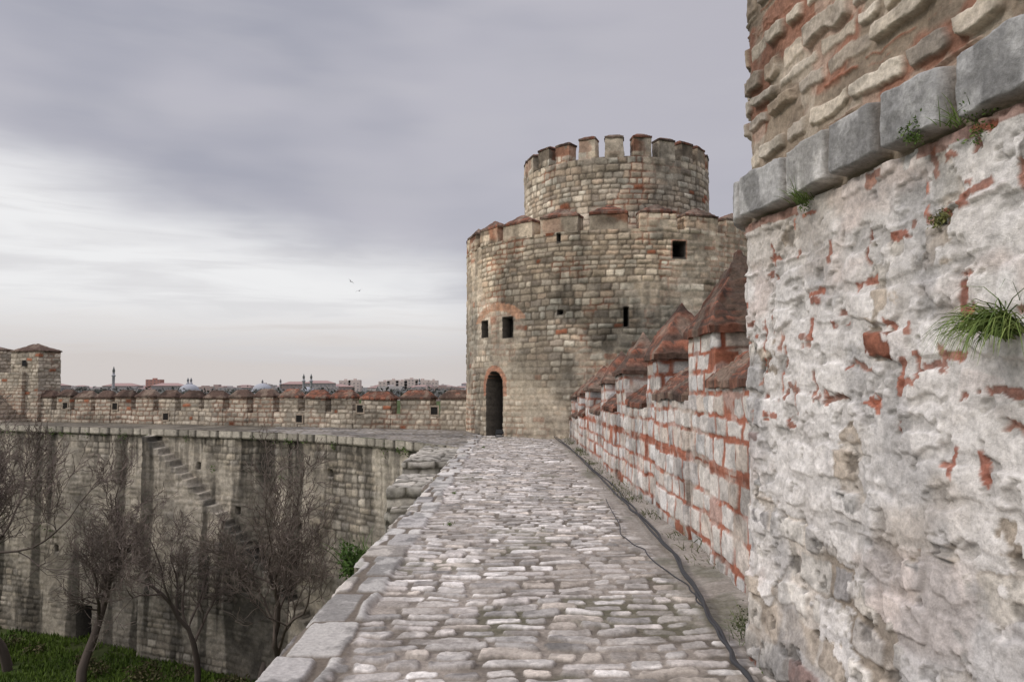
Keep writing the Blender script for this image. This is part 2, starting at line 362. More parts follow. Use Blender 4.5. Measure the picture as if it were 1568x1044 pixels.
# ================================================================== BIG ROUND TOWER
TC=A(4.17,31.2,0)
tower=empty('round_stone_tower')
def cyl(R,V,res,style,post=None,z=None):
    nth=int(2*math.pi*R/res); th=np.linspace(-math.pi,math.pi,nth+1)
    T,Z=np.meshgrid(th,V); U=T*R
    h,C=style(U,Z)
    e=.15; k=sst(math.pi-e,math.pi,np.abs(T)); h=h*(1-k)
    if post: h,C=post(T,U,Z,h,C)
    return np.stack([TC[0]+(R+h)*np.sin(T),TC[1]-(R+h)*np.cos(T),Z],-1),C
R1=5.96;R2=3.65
def opening(T,U,Z,h,C,thd,z0,z1,wd,arch=False,depth=.45,frame=0,fcol=BR):
    du=U-math.radians(thd)*R1; hw=wd/2; g=.045
    def shape(e):
        if arch:
            zs=z1-hw; return (np.abs(du)<hw+e)&(Z>z0-e)&((Z<zs)|(np.hypot(du,Z-zs)<hw+e))
        return (np.abs(du)<hw+e)&(Z>z0-e)&(Z<z1+e)
    ins=shape(0); rim=shape(g)
    if frame>0:
        fr=shape(frame)
        if arch: fr=fr&(Z>z1-wd*.9)
        bc=fcol*(.6+.9*vn(U*6,Z*16,66))[...,None]; C=lerp(C,bc,(fr&~rim)*.7)
    h=np.where(ins,-depth,h); C=lerp(C,A(.07,.06,.05),(rim&~ins)*1.); C=lerp(C,A(.012,.010,.009),ins*1.)  # shade painted in: near-black inside the opening, dark around its rim
    return h,C
def post1(T,U,Z,h,C):
    ua=math.radians(-52.5)*R1; dd=np.hypot((U-ua)*.55,Z-3.75)+.05*(vn(U*6,Z*6,3)-.5); ring=(dd>.62)&(dd<.88)&(Z>4.0)
    C=lerp(C,A(.48,.25,.15)*(.7+.6*vn(U*10,Z*5,8))[...,None],ring*.65)
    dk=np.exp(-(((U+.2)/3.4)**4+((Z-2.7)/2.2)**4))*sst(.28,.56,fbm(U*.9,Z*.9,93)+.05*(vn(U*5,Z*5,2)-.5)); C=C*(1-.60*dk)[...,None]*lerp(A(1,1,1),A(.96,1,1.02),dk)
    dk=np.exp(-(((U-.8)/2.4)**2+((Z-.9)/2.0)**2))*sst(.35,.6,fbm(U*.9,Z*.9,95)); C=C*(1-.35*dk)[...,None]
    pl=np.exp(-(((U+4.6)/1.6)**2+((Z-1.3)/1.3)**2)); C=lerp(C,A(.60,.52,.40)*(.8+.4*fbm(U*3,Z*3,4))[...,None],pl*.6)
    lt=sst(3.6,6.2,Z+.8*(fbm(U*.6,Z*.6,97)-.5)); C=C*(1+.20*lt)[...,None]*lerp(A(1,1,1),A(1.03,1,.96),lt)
    h,C=opening(T,U,Z,h,C,-53.5,-.05,2.2,.95,True,.6,.24)
    h,C=opening(T,U,Z,h,C,-59.6,3.48,4.02,.42,depth=.3)
    h,C=opening(T,U,Z,h,C,-46.3,3.39,4.07,.46,depth=.3)
    h,C=opening(T,U,Z,h,C,12.5,5.9,6.40,.40,depth=.5,frame=.08)
    h,C=opening(T,U,Z,h,C,-4.5,3.62,4.22,.11)
    h,C=opening(T,U,Z,h,C,-26.1,6.5,6.74,.08)
    h,C=opening(T,U,Z,h,C,-25.5,4.07,4.2,.16,depth=.3)
    return h,C
V=np.concatenate([np.arange(GZ-.5,-.5,.3),np.arange(-.5,6.86,.04)])
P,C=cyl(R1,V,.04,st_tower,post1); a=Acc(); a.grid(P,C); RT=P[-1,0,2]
V=np.arange(6.2,9.93,.04); P,C=cyl(R2,V,.04,lambda U,V:st_tower(U+7,V+2)); C=C*1.15*(1-.35*sst(7.2,6.6,P[...,2]))[...,None]; a.grid(P,C); RT2=P[-1,0,2]  # shade painted into the drum base, seen dark through the lower merlon gaps
def disc(R0,R,z,col):
    th=np.linspace(0,2*math.pi,90); rr=np.linspace(R0,R,8); T,Q=np.meshgrid(th,rr)
    return np.stack([TC[0]+Q*np.cos(T),TC[1]+Q*np.sin(T),z+0*T],-1),np.tile(A(*col),(8,90,1))
for q in (disc(3.4,5.5,6.3,(.2,.18,.15)),disc(0,3.3,9.2,(.2,.18,.15)),disc(5.4,5.95,RT,(.3,.2,.15)),disc(3.15,3.64,RT2,(.3,.26,.2))): a.grid(*q)
for (Ri,za,zb) in ((5.4,6.3,RT),(3.15,9.2,RT2)):
    T,Z=np.meshgrid(np.linspace(0,2*math.pi,120),np.linspace(za,zb,8)); a.grid(np.stack([TC[0]+Ri*np.cos(T),TC[1]+Ri*np.sin(T),Z],-1),np.tile(A(.3,.26,.2),(8,120,1)))
a.build('drum_walls',M_far,tower)
a=Acc();ac=Acc()
def ring_merlons(R,n,wd,th,z0,z1,ch,off,style,ridge):
    rr=np.random.RandomState(int(R*10))
    for i in range(n):
        t=2*math.pi*(i+off)/n+rr.uniform(-.008,.008); c=(TC[0]+(R-th/2)*math.sin(t),TC[1]-(R-th/2)*math.cos(t)); w_=wd*rr.uniform(.92,1.06); dz=rr.uniform(-.05,.05)
        mbox(a,c,t,w_,th,z0,z1+dz,.05,style,u0=t*R-w_/2,wb=.03)
        mcap(ac,c,t,w_,th,z1+dz,ch,.06,ridge=ridge,wb=.025,ov=.02)
def st_tb(U,V):
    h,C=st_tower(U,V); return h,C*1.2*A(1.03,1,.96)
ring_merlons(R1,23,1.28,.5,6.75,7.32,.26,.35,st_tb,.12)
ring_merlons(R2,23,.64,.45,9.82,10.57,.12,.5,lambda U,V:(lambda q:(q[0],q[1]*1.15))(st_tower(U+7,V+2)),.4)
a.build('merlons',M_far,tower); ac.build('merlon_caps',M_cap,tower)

# ================================================================== FAR CURTAIN WALL (left)
E=np.array([(-46,45.2),(-34,40.2),(-23.2,35.6),(-15.8,32.6),(-9.6,29.8),(-6.6,27.8),(-4.2,25.6),(-2.4,23.4),(-1.3,21.8)])
def resample(E,step):
    for _ in range(3):
        Q=[E[0]]
        for i in range(len(E)-1): Q+= [E[i]*.75+E[i+1]*.25,E[i]*.25+E[i+1]*.75]
        Q.append(E[-1]); E=np.array(Q)
    s=np.concatenate([[0],np.cumsum(np.hypot(*np.diff(E,axis=0).T))]); q=np.arange(0,s[-1],step)
    return q,np.stack([np.interp(q,s,E[:,0]),np.interp(q,s,E[:,1])],-1)
q,E2=resample(E,.05)
Tn=np.gradient(E2,axis=0);Tn/=np.linalg.norm(Tn,axis=1)[:,None]; Nn=np.stack([Tn[:,1],-Tn[:,0]],-1)
Nn*=np.sign(-(Nn[:,1]))[:,None]
zv=np.arange(GZ-.6,.001,.05)
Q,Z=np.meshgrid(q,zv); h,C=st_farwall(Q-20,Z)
XX=np.tile(E2[:,0],(len(zv),1))
xs0=-14.7; tread=.29; si=np.floor((XX-xs0)/tread); sz=-.25-si*.235
ins=(XX>xs0)&(Z<sz)
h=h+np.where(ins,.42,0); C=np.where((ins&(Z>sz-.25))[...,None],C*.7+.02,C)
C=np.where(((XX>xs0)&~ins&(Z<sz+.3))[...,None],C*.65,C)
sc=(Z>-.26); mK,RK,_,_,_=patK2.q(Q-15,Z*0+.2,.05,.04,.04)
C=np.where(sc[...,None],(A(.50,.455,.38)*(.55+.6*RK[...,0])[...,None])*(.35+.65*mK)[...,None],C); h=np.where(sc,.10+.07*RK[...,1]-.05*(1-mK),h)
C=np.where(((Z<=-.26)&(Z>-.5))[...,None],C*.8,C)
px=(XX>-18.3)&(XX<-17.5)&(Z<GZ+1.5); h=np.where(px,-.8,h); C=np.where(px[...,None],A(.03,.027,.025),C)
for (hx,hz) in ((-12.3,-1.4),(-20,-2.2),(-6.3,-1.3),(-10.4,-3.0),(-7.6,-3.3),(-13.0,-5.0),(-19.5,-5.2)):
    pq=(np.abs(XX-hx)<.09)&(np.abs(Z-hz)<.11); h=np.where(pq,-.3,h); C=np.where(pq[...,None],A(.04,.035,.03),C)
P=np.stack([E2[None,:,0]+Nn[None,:,0]*h,E2[None,:,1]+Nn[None,:,1]*h,Z],-1)
fw=empty('far_curtain_wall')
a=Acc(); a.grid(P,C)
back=np.stack([E2[:,0]+.2,31.3+(-2.0-E2[:,0])*.375],-1)
tt=np.linspace(0,1,60); F=E2+Nn*.1
PX=F[None]*(1-tt)[:,None,None]+back[None]*tt[:,None,None]
zz=-.0+.06*(fbm(PX[...,0]*2,PX[...,1]*2,5)-.5)
m,R,_,_,_=patK2.q(PX[...,0],PX[...,1]-20,.05,.04,.05)
C=lerp(A(.16,.14,.11),pick(cpal,R[...,0])*.5,m)*(1-.4*sst(.45,.6,fbm(PX[...,0],PX[...,1],66)))[...,None]
a.grid(np.concatenate([PX,zz[...,None]],-1),C)
a.build('wall_face',M_far,fw)
a=Acc();ac=Acc()
dirp=A(1,-.375,0);dirp/=np.linalg.norm(dirp); yawp=math.atan2(dirp[1],dirp[0])
start=A(-1.5,31.1,0); rr=np.random.RandomState(9)
s=0;i=0
while s<26.5:
    wl=.93*rr.uniform(.9,1.12); gp=rr.uniform(.29,.38)
    if i in (0,1,2): wl=1.35; gp=.45
    top=1.22+rr.uniform(-.05,.05)
    c=start-dirp*(s+wl/2); mbox(a,c[:2],yawp,wl,.55,-.3,top,.045,st_farpar,u0=-s-wl,wb=.035)
    mcap(ac,c[:2],yawp,wl,.55,top,.30,.05,ridge=.6,wb=.03,ov=.05)
    cg=start-dirp*(s+wl+gp/2); mbox(a,cg[:2],yawp,gp,.5,-.3,.62+rr.uniform(-.08,.12),.05,st_farpar,u0=-s-wl-gp,wb=.0)
    s+=wl+gp;i+=1
a.build('parapet_masonry',M_far,fw); ac.build('parapet_caps',M_cap,fw)
a=Acc()
def niche(sx,z,w_,hh_):
    c=start-dirp*sx; n=A(dirp[1],-dirp[0],0); 
    if n[1]>0:n=-n
    o=c+n*(.275+.035); dx=dirp*w_/2; up=A(0,0,hh_/2); o=o+A(0,0,z)
    v=[o-dx-up,o+dx-up,o+dx+up,o-dx+up]; 
    fr=[p+ (p-o)*.45 for p in v]
    a.add(v+fr,[[0,1,5,4],[1,2,6,5],[2,3,7,6],[3,0,4,7]],A(.33,.27,.21)); a.add(np.array(v),[[0,1,2,3]],A(.02,.018,.016))
for sx,z in ((1.6,.75),(5.0,.8),(8.0,.35),(15.3,.35),(18.4,.8),(21.6,.8)): niche(sx,z,.3,.3)
a.build('loopholes',M_far,fw,smooth=False)
ct=empty('corner_turret'); a=Acc();ac=Acc()
mbox(a,(-28.0,41.4),yawp,8.6,2.0,-.3,2.45,.06,st_farpar,u0=3)
mbox(a,(-24.15,39.75),yawp,1.95,1.2,-.3,3.5,.06,st_farpar,u0=7,wb=.06); mcap(ac,(-24.15,39.75),yawp,1.95,1.2,3.5,.35,.07,wb=.04,ridge=.2)
mbox(a,(-27.3,41.0),yawp,1.9,1.0,2.3,3.6,.06,st_farpar,u0=1,wb=.06); mcap(ac,(-27.3,41.0),yawp,1.9,1.0,3.6,.2,.07,wb=.04)
mbox(a,(-30.4,42.2),yawp,1.9,1.0,2.3,3.6,.06,st_farpar,u0=1,wb=.06); mcap(ac,(-30.4,42.2),yawp,1.9,1.0,3.6,.2,.07,wb=.04)
for i in range(8):
    c=A(-26.6+.32*i,39.2-.12*i,0); mbox(a,c[:2],yawp,.34,1.3,-.2,1.8-.24*i,.06,st_farpar,u0=i*.34,wb=0)
v_=A(-24.35,39.1,2.75); dxn=dirp*.14
a.add([v_-dxn,v_+dxn,v_+dxn+A(0,0,.3),v_-dxn+A(0,0,.3)],[[0,1,2,3]],A(.02,.02,.02))
a.build('turret_masonry',M_far,ct); ac.build('turret_caps',M_cap,ct)

# ================================================================== NEAR TOWER WALL (right)
d1=A(.152,-.988);n1=A(-.988,-.152);n2=A(-.152,.988)
C0=A(1.47,4.75);rc=.3
us=np.concatenate([np.arange(-8,-2.75,.06),np.arange(-2.75,.62,.0075),np.arange(.62,3,.06)])
vs=np.concatenate([np.arange(-.4,4.4,.0075),np.arange(4.4,7,.06)])
U,Vv=np.meshgrid(us,vs)
arc=rc*math.pi/2
ph=np.clip(us/rc,0,math.pi/2)
nx=n1[0]*np.cos(ph)+n2[0]*np.sin(ph);ny=n1[1]*np.cos(ph)+n2[1]*np.sin(ph)
cen=C0-n1*rc
bx=np.where(us<0,C0[0]+d1[0]*(-us),cen[0]+rc*nx);by=np.where(us<0,C0[1]+d1[1]*(-us),cen[1]+rc*ny)
ex_=np.maximum(us-arc,0); bx=bx+ex_*.988; by=by+ex_*.152
patA=Pat(61,(.13,.25),(.17,.44),u=(-10,5),v=(-2,9),prob=(.08,(.045,.065)))
patU=Pat(63,(.12,.21),(.2,.46),u=(-10,5),v=(-2,9),prob=(.50,(.04,.055)))
patS=Pat(65,(1,1),(.32,.62),u=(-10,5),edges=[-5,2.60,2.90,12])
def rough(U,V,s):
    a=np.abs(fbm(U*3.1,V*3.1,s,5)-.5)*2; b=fbm(U*13,V*13,s+7,4)-.5; c=np.abs(fbm(U*10,V*11,s+17,3)-.5)*2
    return -.020*a+.012*b+.010*c
def near(U,V):
    Uw=U+.10*(fbm(U*2.2,V*2.2,101)-.5)+.04*(vn(U*9,V*9,102)-.5)+.014*(vn(U*28,V*28,106)-.5); Vw=V+.15*(fbm(U*1.5,V*1.8,103)-.5)+.04*(vn(U*9,V*9,104)-.5)+.014*(vn(U*28,V*28,107)-.5)
    m,R,cx,cy,rh=patA.q(Uw,Vw,.034,.022,.013)
    pal=[(.66,.61,.55),(.54,.50,.465),(.72,.68,.63),(.48,.455,.445),(.62,.53,.44),(.68,.63,.57),(.54,.465,.39),(.60,.58,.56)]
    c=pick(pal,R[...,0])*(.82+.32*R[...,1])[...,None]
    brick=((rh<.1)&(R[...,3]>.6))|(R[...,4]>.988)
    c=lerp(c,lerp(A(.40,.16,.10),A(.32,.13,.085),R[...,2]),brick*1.)
    c=c*(1-.22*sst(.48,.60,fbm(U*7,V*7,117,5)))[...,None]
    pf=fbm(U*1.1,V*.9,110,5); plast=sst(.40,.56,pf)
    jn=fbm(U*3.2,V*3.2,112); jc=lerp(A(.34,.29,.24),A(.66,.60,.54),sst(.34,.54,jn))
    C=lerp(jc,c,m)
    C=C*(1-.22*sst(.50,.60,fbm(U*12,V*12,113)))[...,None]
    pc=lerp(A(.68,.64,.61),A(.88,.85,.83),fbm(U*5,V*5,114)); pc=lerp(pc,A(.70,.55,.49),.5*sst(.50,.64,fbm(U*1.6,V*2.6,115)))
    cf=fbm(U*4.0,V*4.5,116,6)+.05*(1-m)+.26*(plast-.45)+.08*(R[...,5]-.5)
    cov=sst(.485,.51,cf); C=lerp(C,pc,cov*.88)
    edge=np.exp(-((cf-.478)/.010)**2); C=C*(1-.28*edge)[...,None]
    C=C*(1-.24*cov*(1-m)*(1-plast*.5))[...,None]
    C=lerp(C,A(.36,.35,.35),.55*sst(.53,.64,fbm(U*2.6,V*1.8,118,6)))
    C=lerp(C,A(.44,.36,.28),.35*sst(.55,.67,fbm(U*1.3,V*2,119,5)))
    C=C*(.82+.36*fbm(U*22,V*22,124))[...,None]
    pit=sst(.61,.67,fbm(U*9,V*11,120,5)); C=C*(1-.5*pit*(1-cov*.5))[...,None]
    h=m*(.014+.030*(R[...,2]-.5)+.03*cx*(R[...,3]-.5)+.025*cy*(R[...,4]-.5))*(1-.25*cov)+.008*cov+.03*(fbm(U*1.6,V*1.6,121)-.5)+rough(U,V,126)-.016*pit
    return h,C,m,cov
h,C,mm,cov=near(U,Vv)
r=np.random.RandomState(12); cand=np.argwhere((mm<.5)&(U>-2.6)&(U<.5)&(Vv<2.6)&(Vv>0)); sel=cand[r.choice(len(cand),260)]
for (iv,iu) in sel:
    u0,v0=us[iu],vs[iv]
    dens=vn(np.array([u0*1.1]),np.array([v0*1.1]),130)[0]
    if dens<.38: continue
    if r.rand()<.45: w_,h_=r.uniform(.04,.12),r.uniform(.014,.028)
    elif r.rand()<.6: w_,h_=r.uniform(.014,.024),r.uniform(.05,.13)
    else: w_,h_=r.uniform(.015,.035),r.uniform(.015,.035)
    i0,i1=np.searchsorted(vs,[v0-.2,v0+.2]);j0,j1=np.searchsorted(us,[u0-.2,u0+.2])
    Us=U[i0:i1,j0:j1];Vs_=Vv[i0:i1,j0:j1]
    uu=Us-u0+.03*(vn(Us*18,Vs_*18,131)-.5)+.012*(vn(Us*60,Vs_*60,132)-.5);vv=Vs_-v0+.03*(vn(Us*18,Vs_*18,133)-.5)+.012*(vn(Us*60,Vs_*60,134)-.5)
    an=r.uniform(-.25,.25); ur=uu*math.cos(an)+vv*math.sin(an);vr=-uu*math.sin(an)+vv*math.cos(an)
    k=sst(1.15,.95,np.maximum(np.abs(ur)/w_*1.4,np.abs(vr)/h_*1.4))*sst(.40,.48,fbm(Us*16,Vs_*16,135)+.10)
    bc=lerp(A(.42,.14,.085),A(.38,.21,.16),r.rand())*r.uniform(.65,1.05)*(.7+.6*vn(Us*40,Vs_*40,136))[...,None]
    C[i0:i1,j0:j1]=lerp(C[i0:i1,j0:j1],bc,k*.9); h[i0:i1,j0:j1]+=k*r.uniform(-.014,.006)
Uw=U+.08*(fbm(U*2.2,Vv*2.2,141)-.5)+.03*(vn(U*11,Vv*11,102)-.5)+.012*(vn(U*28,Vv*28,106)-.5);Vw=Vv+.12*(fbm(U*1.2,Vv*2,143)-.5)+.03*(vn(U*12,Vv*12,104)-.5)+.012*(vn(U*28,Vv*28,107)-.5)
m,R,cx,cy,rh=patU.q(Uw,Vw,.038,.016,.011)
c=pick([(.60,.51,.41),(.52,.44,.36),(.66,.575,.47),(.46,.40,.34),(.72,.64,.54),(.56,.45,.345)],R[...,0])*(.74+.40*R[...,1])[...,None]
c=c*(1-.26*sst(.48,.60,fbm(U*7,Vv*7,147,5)))[...,None]
brick=(rh<.08)&(R[...,3]>.15); c=lerp(c,lerp(A(.40,.16,.10),A(.29,.135,.09),R[...,2]),brick*1.)
jc=lerp(A(.21,.16,.12),A(.44,.36,.28),fbm(U*4,Vv*4,150)); jc=lerp(jc,A(.34,.14,.09),.7*sst(.52,.6,fbm(U*2.4,Vv*2.4,158))); Cu=lerp(jc,c,m); Cu=Cu*(1-.38*sst(.48,.64,fbm(U*1.8,Vv*1.3,151)))[...,None]
Cu=lerp(Cu,A(.64,.56,.47),.4*sst(.54,.59,fbm(U*3.5,Vv*3.5,152,5))); Cu=Cu*(.78+.44*fbm(U*20,Vv*20,156))[...,None]
hu=m*(.024+.042*(R[...,2]-.5)+.03*cy*(R[...,4]-.5))*np.where(brick,.5,1)-.01+rough(U,Vv,153)
Vs=Vv+.04*(fbm(U*1.5,U*0,160)-.5)+.02*(vn(U*9,Vv*9,161)-.5)
mS,RS,cxS,cyS,_=patS.q(U+.02*(vn(U*9,Vv*9,163)-.5),Vs,.026,.025,.018)
cs=pick([(.52,.51,.50),(.60,.58,.555),(.46,.455,.45),(.66,.63,.60)],RS[...,0])*(.85+.25*RS[...,1])[...,None]
cs=cs*(1-.42*sst(.47,.60,fbm(U*5,Vv*3,164,5)))[...,None]*(.8+.4*fbm(U*22,Vv*22,169))[...,None]
hs=-.02+mS*(.10+.04*(RS[...,2]-.5))+.8*rough(U,Vv,165)
inS=(Vs>2.60)&(Vs<2.90); inU=(Vs>=2.90)
C=np.where(inU[...,None],Cu,np.where(inS[...,None],lerp(A(.28,.23,.18),cs,mS),C)); h=np.where(inU,hu-.03,np.where(inS,hs,h))
ub=(Vs<=2.60)&(Vs>2.55)&(vn(U*2.2,U*0,170)>.45); C=np.where(ub[...,None],C*.3+A(.27,.10,.06)*.7,C)
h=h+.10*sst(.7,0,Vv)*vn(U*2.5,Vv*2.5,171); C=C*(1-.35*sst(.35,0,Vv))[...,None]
P=np.stack([bx[None]+nx[None]*h,by[None]+ny[None]*h,Vv],-1)
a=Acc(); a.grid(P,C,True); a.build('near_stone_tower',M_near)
def nearpt(u,v,off=.05):
    i=np.argmin(np.abs(us-u));j=np.argmin(np.abs(vs-v)); p=P[j,i].copy(); p[:2]+=np.array([nx[i],ny[i]])*off; return p
# ================================================================== PLANTS
def tuft(acc,p,n,ln,out=(0,0,0),seed=0,wd=.004,cols=((.07,.12,.025),(.16,.22,.06)),spread=1.,droop=.6,root=.02):
    r=np.random.RandomState(seed); p=np.array(p,float); out=np.array(out,float)
    for i in range(n):
        d=np.array([r.normal()*.5*spread,r.normal()*.5*spread,1.0])+out; d/=np.linalg.norm(d); l=ln*r.uniform(.45,1.1)
        sd=np.cross(d,r.normal(size=3)); sd/=np.linalg.norm(sd)+1e-6
        q=p+r.normal(size=3)*root*np.array([1,1,.4]); v=[];ns=5; c=lerp(A(*cols[0]),A(*cols[1]),r.rand()); cc=[]
        for j in range(ns+1):
            t=j/ns; w_=wd*(1-t)**.7+.0004; v+= [q-sd*w_,q+sd*w_]; cc+=[c*(.7+.4*t)]*2
            d=d+np.array([0,0,-1])*droop*t*.5; d/=np.linalg.norm(d); q=q+d*l/ns
        acc.add(v,[[2*j,2*j+1,2*j+3,2*j+2] for j in range(ns)],np.array(cc))
def leafy(acc,p,n,rad_,seed,ls=.02,cols=((.05,.09,.02),(.13,.19,.05)),flat=1.):
    r=np.random.RandomState(seed); p=np.array(p,float)
    cl=[p+r.normal(size=3)*rad_*.45*np.array([1,1,flat]) for _ in range(7)]
    for i in range(n):
        q=cl[r.randint(7)]+r.normal(size=3)*rad_*.28; a1=r.normal(size=3);a1/=np.linalg.norm(a1);b1=np.cross(a1,r.normal(size=3));b1/=np.linalg.norm(b1)
        s_=ls*r.uniform(.6,1.3); c=lerp(A(*cols[0]),A(*cols[1]),r.rand())
        acc.add([q-a1*s_,q+b1*s_*.45,q+a1*s_,q-b1*s_*.45],[[0,1,2,3]],c)
def grass_obj(name,fn):
    a=Acc(); fn(a); return a.build(name,M_leaf,smooth=False)
outn=A(-.99,-.15,0)
grass_obj('grass_tuft',lambda a:tuft(a,nearpt(-2.04,1.80,.01),300,.34,outn*1.0+A(0,0,-.45),1,.0028,cols=((.07,.12,.025),(.22,.28,.08)),droop=2.2,root=.03,spread=.8))
grass_obj('wall_weed',lambda a:(leafy(a,nearpt(-1.9,2.60,.03),420,.07,2,.008),tuft(a,nearpt(-1.85,2.6),30,.12,outn*.5,3,.002)))
grass_obj('wall_weed',lambda a:leafy(a,nearpt(-1.65,2.64,.02),260,.05,4,.008))
grass_obj('wall_weed',lambda a:leafy(a,nearpt(-1.68,2.28,.02),320,.045,6,.008,cols=((.10,.11,.03),(.24,.24,.10)),flat=.4))
grass_obj('wall_weed',lambda a:(tuft(a,nearpt(-.72,2.57,.05),60,.13,outn*.8,7,.002),leafy(a,nearpt(-.72,2.55,.04),60,.04,8,.009)))
def edgeplants(a):
    r=np.random.RandomState(3)
    for i in range(60):
        y_=6.5+20*r.rand()**1.1; x_=1.82-.18*abs(r.normal())*.5; tuft(a,(x_,y_,.0),20,.06+.07*r.rand(),(-.3,0,0),i,.003*(1+y_/15),root=.08,cols=((.07,.09,.03),(.15,.16,.07)))
    for i in range(8): leafy(a,(1.46+.25*r.rand(),4.5+.9*r.rand(),.02),100,.05,50+i,.008)
    leafy(a,(1.60,5.15,.08),700,.13,99,.010,cols=((.05,.06,.03),(.12,.13,.06))); tuft(a,(1.55,5.1,.0),80,.20,(-.2,0,0),98,.002,root=.08)
grass_obj('verge_plants',edgeplants)
def cobgrass(a):
    r=np.random.RandomState(8)
    for (x_,y_) in ((1.15,4.2),(-.75,9.5),(.05,4.25),(-.9,12.3),(-1.2,19),(-.8,22)):
        tuft(a,(x_,y_,-.02),26,.045,(0,0,0),int(x_*10)+50,.002*(1+y_/10),root=.03); leafy(a,(x_,y_,-.01),50,.03,int(y_*7),.006*(1+y_/12),flat=.2)
grass_obj('paving_weeds',cobgrass)
grass_obj('wall_shrub',lambda a:(leafy(a,(-1.68,8.6,-.24),1100,.20,31,.024,cols=((.03,.06,.012),(.08,.14,.03))),tuft(a,(-1.6,8.6,-.3),80,.42,(-.3,0,0),32,.006,cols=((.04,.08,.015),(.1,.16,.04)),root=.1)))
def ledgeplants(a):
    r=np.random.RandomState(17)
    for i in range(60):
        j=r.randint(int(len(E2)*.25),len(E2)); z_=-.3 if r.rand()<.7 else r.uniform(-6,-1); p=(E2[j,0]+Nn[j,0]*.15,E2[j,1]+Nn[j,1]*.15,z_)
        leafy(a,p,26,.10+.1*r.rand(),200+i,.04)
grass_obj('ledge_weeds',ledgeplants)
# ---- bare trees
def tube(acc,pts,rads,col,sides):
    pts=np.array(pts);n=len(pts); T=np.gradient(pts,axis=0);T/=np.linalg.norm(T,axis=1)[:,None]+1e-9
    up=np.where(np.abs(T[:,2:3])>.9,A(1,0,0)[None],A(0,0,1)[None]); a1=np.cross(T,up);a1/=np.linalg.norm(a1,axis=1)[:,None]+1e-9;b1=np.cross(T,a1)
    th=np.arange(sides)*2*math.pi/sides; ring=pts[:,None]+np.array(rads)[:,None,None]*(np.cos(th)[None,:,None]*a1[:,None]+np.sin(th)[None,:,None]*b1[:,None])
    i=np.arange(n*sides).reshape(n,sides); q=np.stack([i[:-1],np.roll(i[:-1],-1,1),np.roll(i[1:],-1,1),i[1:]],-1).reshape(-1,4)
    acc.add(ring.reshape(-1,3),q,col)
def bare_tree(name,base,H,seed,trunks,r0,lean=(0,0),spread=.8,first=.35,upb=.3,tw=.008):
    rg=np.random.RandomState(seed); acc=Acc(); cb=A(.10,.08,.068)
    def br(p,d,ln,r_,lv):
        ns=(8,7,6,5,4)[lv]; pts=[p];rd=[r_]; dd=d.copy(); st=[]
        for j in range(ns):
            dd=dd+rg.normal(size=3)*(.16+.03*lv)+A(0,0,.12 if lv>0 else .02); dd/=np.linalg.norm(dd); p=p+dd*ln/ns; pts.append(p); rr_=r_*(1-.62*(j+1)/ns); rd.append(max(rr_,tw)); st.append((p,dd.copy(),rr_,(j+1)/ns))
        tube(acc,pts,rd,cb*(.8+.5*rg.rand())*(1+.12*lv),6 if lv<2 else 3)
        if lv>=4: return
        nc=(8,7,6,5)[lv]
        for k in range(nc):
            t=first+(1-first)*(k+rg.rand()*.9)/nc if lv==0 else .15+.85*(k+rg.rand())/nc
            j=min(ns-1,int(t*ns)); q_,qd,qr,_=st[j]
            ax=rg.normal(size=3); ax-=ax.dot(qd)*qd; ax/=np.linalg.norm(ax)
            nd=qd*(.8)+ax*spread*rg.uniform(.6,1.2)+A(0,0,upb); nd/=np.linalg.norm(nd)
            br(q_,nd,ln*rg.uniform(.45,.72)*(1-.2*t),max(qr*.62,tw+.001),lv+1)
    for k in range(trunks):
        th=rg.uniform(0,6.28); d=A(lean[0]+.28*math.cos(th)*(trunks>1),lean[1]+.28*math.sin(th)*(trunks>1),1); d/=np.linalg.norm(d)
        br(A(base[0]+.3*math.cos(th)*(trunks>1),base[1]+.3*math.sin(th)*(trunks>1),GZ-.1),d,H*.62,r0,0)
    acc.build(name,M_bark)
bare_tree('bare_tree',(-18.9,30.4),10.8,1,2,.17,(.03,0),.95,upb=.22,tw=.011)
bare_tree('bare_tree',(-15.4,28.7),7.4,4,1,.18,(-.05,0),1.1,.3,upb=.2,tw=.010)
bare_tree('bare_tree',(-9.0,28.2),9.0,7,2,.16,(.0,0),.9,.25,upb=.22,tw=.009)
bare_tree('bare_tree',(-7.4,27.8),8.8,12,2,.14,(.05,0),.9,.25,upb=.25,tw=.009)
bare_tree('bare_tree',(-20.9,32.3),10.6,15,1,.16,(.05,0),.9,upb=.24,tw=.011)
bare_tree('bare_tree',(-11.2,28.6),7.4,21,1,.12,(-.1,0),1.1,.2,upb=.18)
def bushes(a):
    r=np.random.RandomState(4)
    for i in range(26):
        s_=r.rand(); leafy(a,(-24+20*s_,34.6-8.2*s_-r.rand()*1.5,GZ+.15),130,.35,300+i,.07,cols=((.05,.055,.02),(.12,.10,.05)),flat=.5)
grass_obj('undergrowth',bushes)
